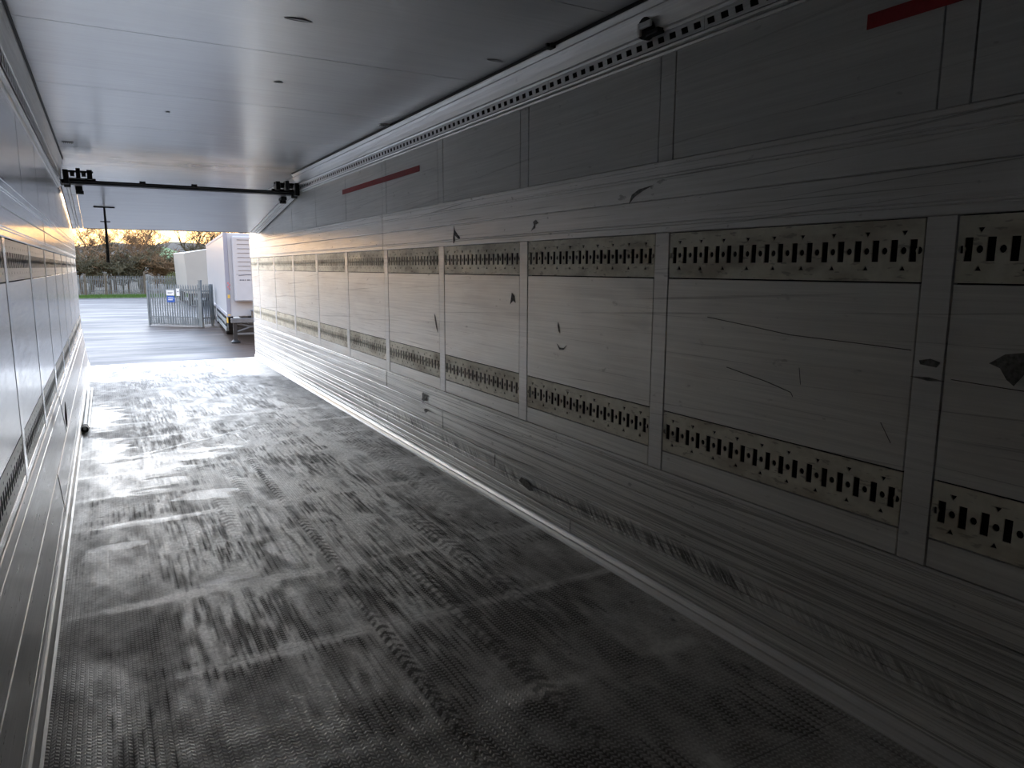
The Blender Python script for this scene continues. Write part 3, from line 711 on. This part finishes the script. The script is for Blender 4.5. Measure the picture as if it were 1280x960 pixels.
# ------------------------------------------------------------------ white box trailer with refrigeration unit
yaw = -math.atan2(1.26, 16.4)
tr = empty('box_trailer', (3.86, 28.3, G), 'white box trailer with cooling unit on its front, parked by the gate', 'trailer', None, yaw)
W_, LN, zb, zt_ = 2.5, 15.6, .94, 3.96
bxo('box_body', (.0, W_, .0, LN, zb, zt_), M['white'], tr, .02)
bxo('corner_post', (-.012, .13, -.02, .06, zb - .01, zt_ + .01), M['greyedge'], tr, .01)
bxo('corner_post', (W_ - .13, W_ + .012, -.02, .06, zb - .01, zt_ + .01), M['greyedge'], tr, .01)
bxo('bottom_rail', (-.015, .03, .06, LN, zb - .03, zb + .10), M['greyedge'], tr, .005)
bxo('top_rail', (-.015, .03, .06, LN, zt_ - .10, zt_ + .01), M['greyedge'], tr, .005)
cu_ = bxo('cooling_unit', (.27, 2.25, -.45, -.0, 1.50, 3.85), M['white'], tr, .05)
for k in range(8): bxo('louvre', (.42, 2.10, -.468, -.448, 2.62 + .155 * k, 2.632 + .155 * k), M['dark'], cu_)
bxo('door_line', (.35, 2.15, -.455, -.449, 2.48, 2.49), M['dark'], cu_)
bm = bmesh.new(); tube(bm, [(.42, -.452, 2.44), (.7, -.452, 2.47), (1.0, -.452, 2.46), (1.3, -.452, 2.40), (1.55, -.452, 2.30)], .012, 6); obj('trim_curve', bm, M['dark'], cu_)
for (a, b) in ((.45, .52), (.54, .60), (.62, .66), (.70, .80), (.84, .88), (.92, 1.0)): bxo('lettering_mark', (a, b, -.456, -.449, 2.26, 2.30), M['dark'], cu_)
def decal(x0, x1, z0, z1, m, lab):
    o = bxo('sticker', (x0, x1, -.026, -.018, z0, z1), m, tr); o['label'] = lab
for k, (x, z) in enumerate(((.05, 2.14), (.10, 2.08), (.05, 2.00), (.09, 1.93))): decal(x, x + .05, z, z + .05, M['pink'], 'small red and white warning sticker')
decal(.04, .12, 1.62, 1.74, M['yellow'], 'yellow warning sticker')
for k in range(5): decal(.05, .11, 1.50 - .09 * k, 1.54 - .09 * k, M['greyedge'], 'faint grey sticker')
bxo('reflector', (.02, .10, -.025, -.015, .98, 1.02), M['yellow'], tr)
# chassis, side guards, legs, wheels
bxo('chassis_beam', (.75, .87, .5, LN, .62, .94), M['steelgrey'], tr); bxo('chassis_beam', (1.63, 1.75, .5, LN, .62, .94), M['steelgrey'], tr)
for z in (.28, .58): bxo('side_guard', (.02, .06, 1.6, 8.6, z, z + .15), M['galv'], tr, .005)
for y in (1.7, 4.9, 8.4): bxo('guard_bracket', (.06, .12, y, y + .08, .28, .95), M['galv'], tr)
bxo('marker_plate', (-.01, .02, .10, .45, .70, .93), M['yellow'], tr)
bxo('side_box', (.05, .5, 8.9, 9.4, .15, .94), M['greyedge'], tr, .01)
for y in (3.6, 10.2, 11.5, 12.8):
    for x in (.10, 2.10):
        bm = bmesh.new(); tube(bm, [(x, y, .46), (x + .04, y, .46), (x + .26, y, .46), (x + .30, y, .46)], [.42, .46, .46, .42], 24); wh = obj('wheel', bm, M['tyre'], tr)
        bm = bmesh.new(); tube(bm, [(x - .01, y, .46), (x + .02, y, .46)], [.20, .24], 16); obj('hub', bm, M['galv'], wh)
# trestle stand carrying the trailer front
ts = empty('trailer_trestle', (3.90, 27.75, G), 'dark steel trestle stand with braces under the white trailer front', 'trestle', None, yaw)
bxo('beam', (.0, 2.2, -.02, .28, .74, .90), M['steelgrey'], ts, .01)
for x in (.06, 1.95):
    bxo('leg', (x, x + .13, .05, .20, .08, .74), M['blacksteel'], ts, .006)
    bm = bmesh.new(); tube(bm, [(x + .065, .125, .0), (x + .065, .125, .05), (x + .065, .125, .12)], [.16, .17, .08], 12); obj('foot', bm, M['blacksteel'], ts)
for (a, b) in (((.2, .12, .42), (1.1, .12, .72)), ((1.98, .12, .42), (1.1, .12, .72)), ((.19, .12, .70), (1.1, .12, .50)), ((1.98, .12, .70), (1.1, .12, .50))):
    bm = bmesh.new(); tube(bm, [a, b], .035, 6); obj('brace', bm, M['steelgrey'], ts)
bxo('tie_bar', (.19, 1.98, .09, .15, .30, .37), M['steelgrey'], ts)
pb = empty('crate', (4.63, 27.80, G + .905), 'small pale brown crate sitting on the trestle beam', 'crate', None, yaw)
bxo('body', (0, .6, 0, .2, 0, .24), M['trunkpole'], pb, .006); bxo('lid', (-.03, .63, -.02, .22, .24, .275), M['dark'], pb, .004)

t2 = empty('box_trailer', (5.12, 56.0, G), 'cream box trailer farther off, seen behind the white one', 'trailer', None, -.02)
bm = bmesh.new()
vs = [bm.verts.new(p) for p in ((0, 0, .9), (2.5, -.5, .9), (2.5, 12, .9), (0, 12, .9), (-.12, 0, 3.72), (2.5, -.5, 4.22), (2.5, 12, 4.3), (-.12, 12, 3.9))]
for f in ((0, 3, 2, 1), (4, 5, 6, 7), (0, 1, 5, 4), (1, 2, 6, 5), (2, 3, 7, 6), (3, 0, 4, 7)): bm.faces.new([vs[i] for i in f])
obj('box_body', bm, M['cream'], t2, .02)
bxo('chassis_beam', (.6, 1.9, 0.3, 12, .60, .9), M['steelgrey'], t2)
for y in (1.2, 9.6, 10.8):
    for x in (.1, 2.1):
        bm = bmesh.new(); tube(bm, [(x, y, .46), (x + .28, y, .46)], .46, 20); obj('wheel', bm, M['tyre'], t2)

# ------------------------------------------------------------------ trees, scrub, hillside
def branch_mesh(seed, h, spread, depth, twig_r, name):
    r = random.Random(seed); bm = bmesh.new()
    def grow(p, d, L, rad, lev):
        n = 3; pts = [p]; rr = [rad]; q = p.copy(); dd = d.copy()
        for i in range(n):
            dd = (dd + Vector((r.uniform(-1, 1), r.uniform(-1, 1), r.uniform(-.2, .7))) * .16).normalized(); q = q + dd * (L / n); pts.append(q.copy()); rr.append(rad * (1 - .45 * (i + 1) / n))
        tube(bm, pts, rr, 5 if lev < 2 else 3, False)
        if lev >= depth: return
        for k in range(r.choice((3, 4)) if lev else 6):
            t = r.uniform(.35, 1); i = min(int(t * n), n - 1); b = pts[i].lerp(pts[i + 1], t * n - i)
            s = Vector((r.uniform(-1, 1), r.uniform(-1, 1), r.uniform(-.25, .9))).normalized()
            grow(b, (dd * (1 - spread) + s * spread).normalized(), L * r.uniform(.52, .78), max(rad * .5, twig_r), lev + 1)
    grow(Vector((0, 0, -.1)), Vector((0, 0, 1)), h * .42, h * .018, 0)
    me = finish(bm, name); return me
crowns = [branch_mesh(s, 9, .62, 6, .009, 'branches') for s in (3, 8, 14)]
for i, me in enumerate(crowns): me.materials.append(M['twig'] if i % 2 == 0 else M['twigolive'])
tl = [(-9.5, 93, 1.0), (-6.2, 97, 1.1), (-3.6, 90, .95), (-1.2, 95, 1.1), (1.0, 92, .9), (3.6, 87, 1.15), (5.4, 96, 1.0), (8.6, 89, 1.2), (11.5, 92, 1.1), (14.5, 96, 1.0), (-13, 92, 1.1), (18, 94, 1.2), (-18, 96, 1.1), (23, 95, 1.1), (-24, 94, 1.0)]
names = ['bare tree at the far left behind the fence', 'tall bare tree second from the left behind the fence', 'bushy bare tree behind the left end of the far fence', 'wide bare tree seen just left of the pull strap', 'low bare tree seen right of the pull strap', 'bare tree with a thick forked trunk standing above the gate', 'bare tree seen behind the thick forked one', 'tall bare tree beside the cream trailer', 'bare tree hidden mostly by the white trailer', 'bare tree beyond the cream trailer roof', 'bare tree out to the left of the fence', 'bare tree out to the right of the trailers', 'bare tree farther out to the left', 'bare tree farther out to the right', 'outermost bare tree on the left']
for i, (x, y, s_) in enumerate(tl):
    e = empty('bare_tree', (x, y, G), names[i], 'tree', 'bare trees beyond the far fence', i * 1.3); e.scale = (s_, s_, s_)
    o = bpy.data.objects.new('branches', crowns[i % 3] if i != 5 else crowns[0]); C.objects.link(o); o.parent = e
    bm = bmesh.new(); tube(bm, [(0, 0, -.1), (.05, 0, 1.5), (-.05, .05, 3.0)], [.22, .16, .13], 8); obj('trunk', bm, M['bark'], e)
scr = [branch_mesh(s, 5.6, .85, 5, .028, 'shrub_branches') for s in (21, 33)]
scr[0].materials.append(M['twigolive']); scr[1].materials.append(M['twig'])
bm_all = None
for k in range(44):
    x = -24 + k * 1.15 + random.uniform(-.4, .4); e = empty('bare_shrub', (x, random.uniform(83, 88), G), 'tangled bare shrub in the scrub behind the far fence', 'shrub', 'tangled shrubs behind the far fence', k * 2.1)
    s_ = random.uniform(.9, 1.3); e.scale = (s_ * 1.3, s_, s_)
    o = bpy.data.objects.new('shrub_branches', scr[k % 2]); C.objects.link(o); o.parent = e
hr = random.Random(5)
for k in range(3):
    e = empty('evergreen_bush', (6.3 + k * 1.6, 82.3 + .2 * k, G), ('low olive bush above the gate top', 'low olive bush between the gate and the cream trailer', 'low olive bush beside the cream trailer')[k], 'bush', 'low olive bushes behind the far fence')
    bm = bmesh.new()
    for j in range(900):
        v = Vector((hr.gauss(0, 1), hr.gauss(0, 1), hr.gauss(0, 1))).normalized(); rr = hr.uniform(.6, 1)
        p = Vector((v.x * 1.1 * rr, v.y * .8 * rr, 1.3 + v.z * 1.05 * rr)); a = Vector((hr.uniform(-1, 1), hr.uniform(-1, 1), hr.uniform(-1, 1))).normalized() * .09; b = a.cross(v) * 1.0
        bm.faces.new([bm.verts.new(p + a), bm.verts.new(p + b), bm.verts.new(p - a)])
    o = obj('foliage', bm, M['leaf'], e); o['kind'] = 'stuff'
    bm = bmesh.new(); tube(bm, [(0, 0, -.1), (0, 0, 1.4)], [.06, .03], 6); obj('stem', bm, M['bark'], e)

# rolling wooded hillside and the green field on it
def ridge(name, x0, x1, y0, y1, hf, m):
    bm = bmesh.new(); nx, ny = 90, 14; g = []
    for j in range(ny + 1):
        row = []
        for i in range(nx + 1):
            x = x0 + (x1 - x0) * i / nx; y = y0 + (y1 - y0) * j / ny; row.append(bm.verts.new((x, y, G - .5 + hf(x, y, j / ny))))
        g.append(row)
    for j in range(ny):
        for i in range(nx): bm.faces.new((g[j][i], g[j][i + 1], g[j + 1][i + 1], g[j + 1][i]))
    return struct(obj(name, bm, m, None, smooth=True))
ridge('hillside', -260, 320, 150, 330, lambda x, y, t: 11.5 * math.sin(math.pi * .5 * t) + 1.0 * math.sin(x * .045) + .7 * math.sin(x * .31) * t + .35 * math.sin(x * 1.7) * t, M['hill'])
ridge('field', 13.0, 19.5, 160, 250, lambda x, y, t: 8.5 * math.sin(math.pi * .5 * t) * (1 - .05 * abs(x - 16)) + .9, M['field'])
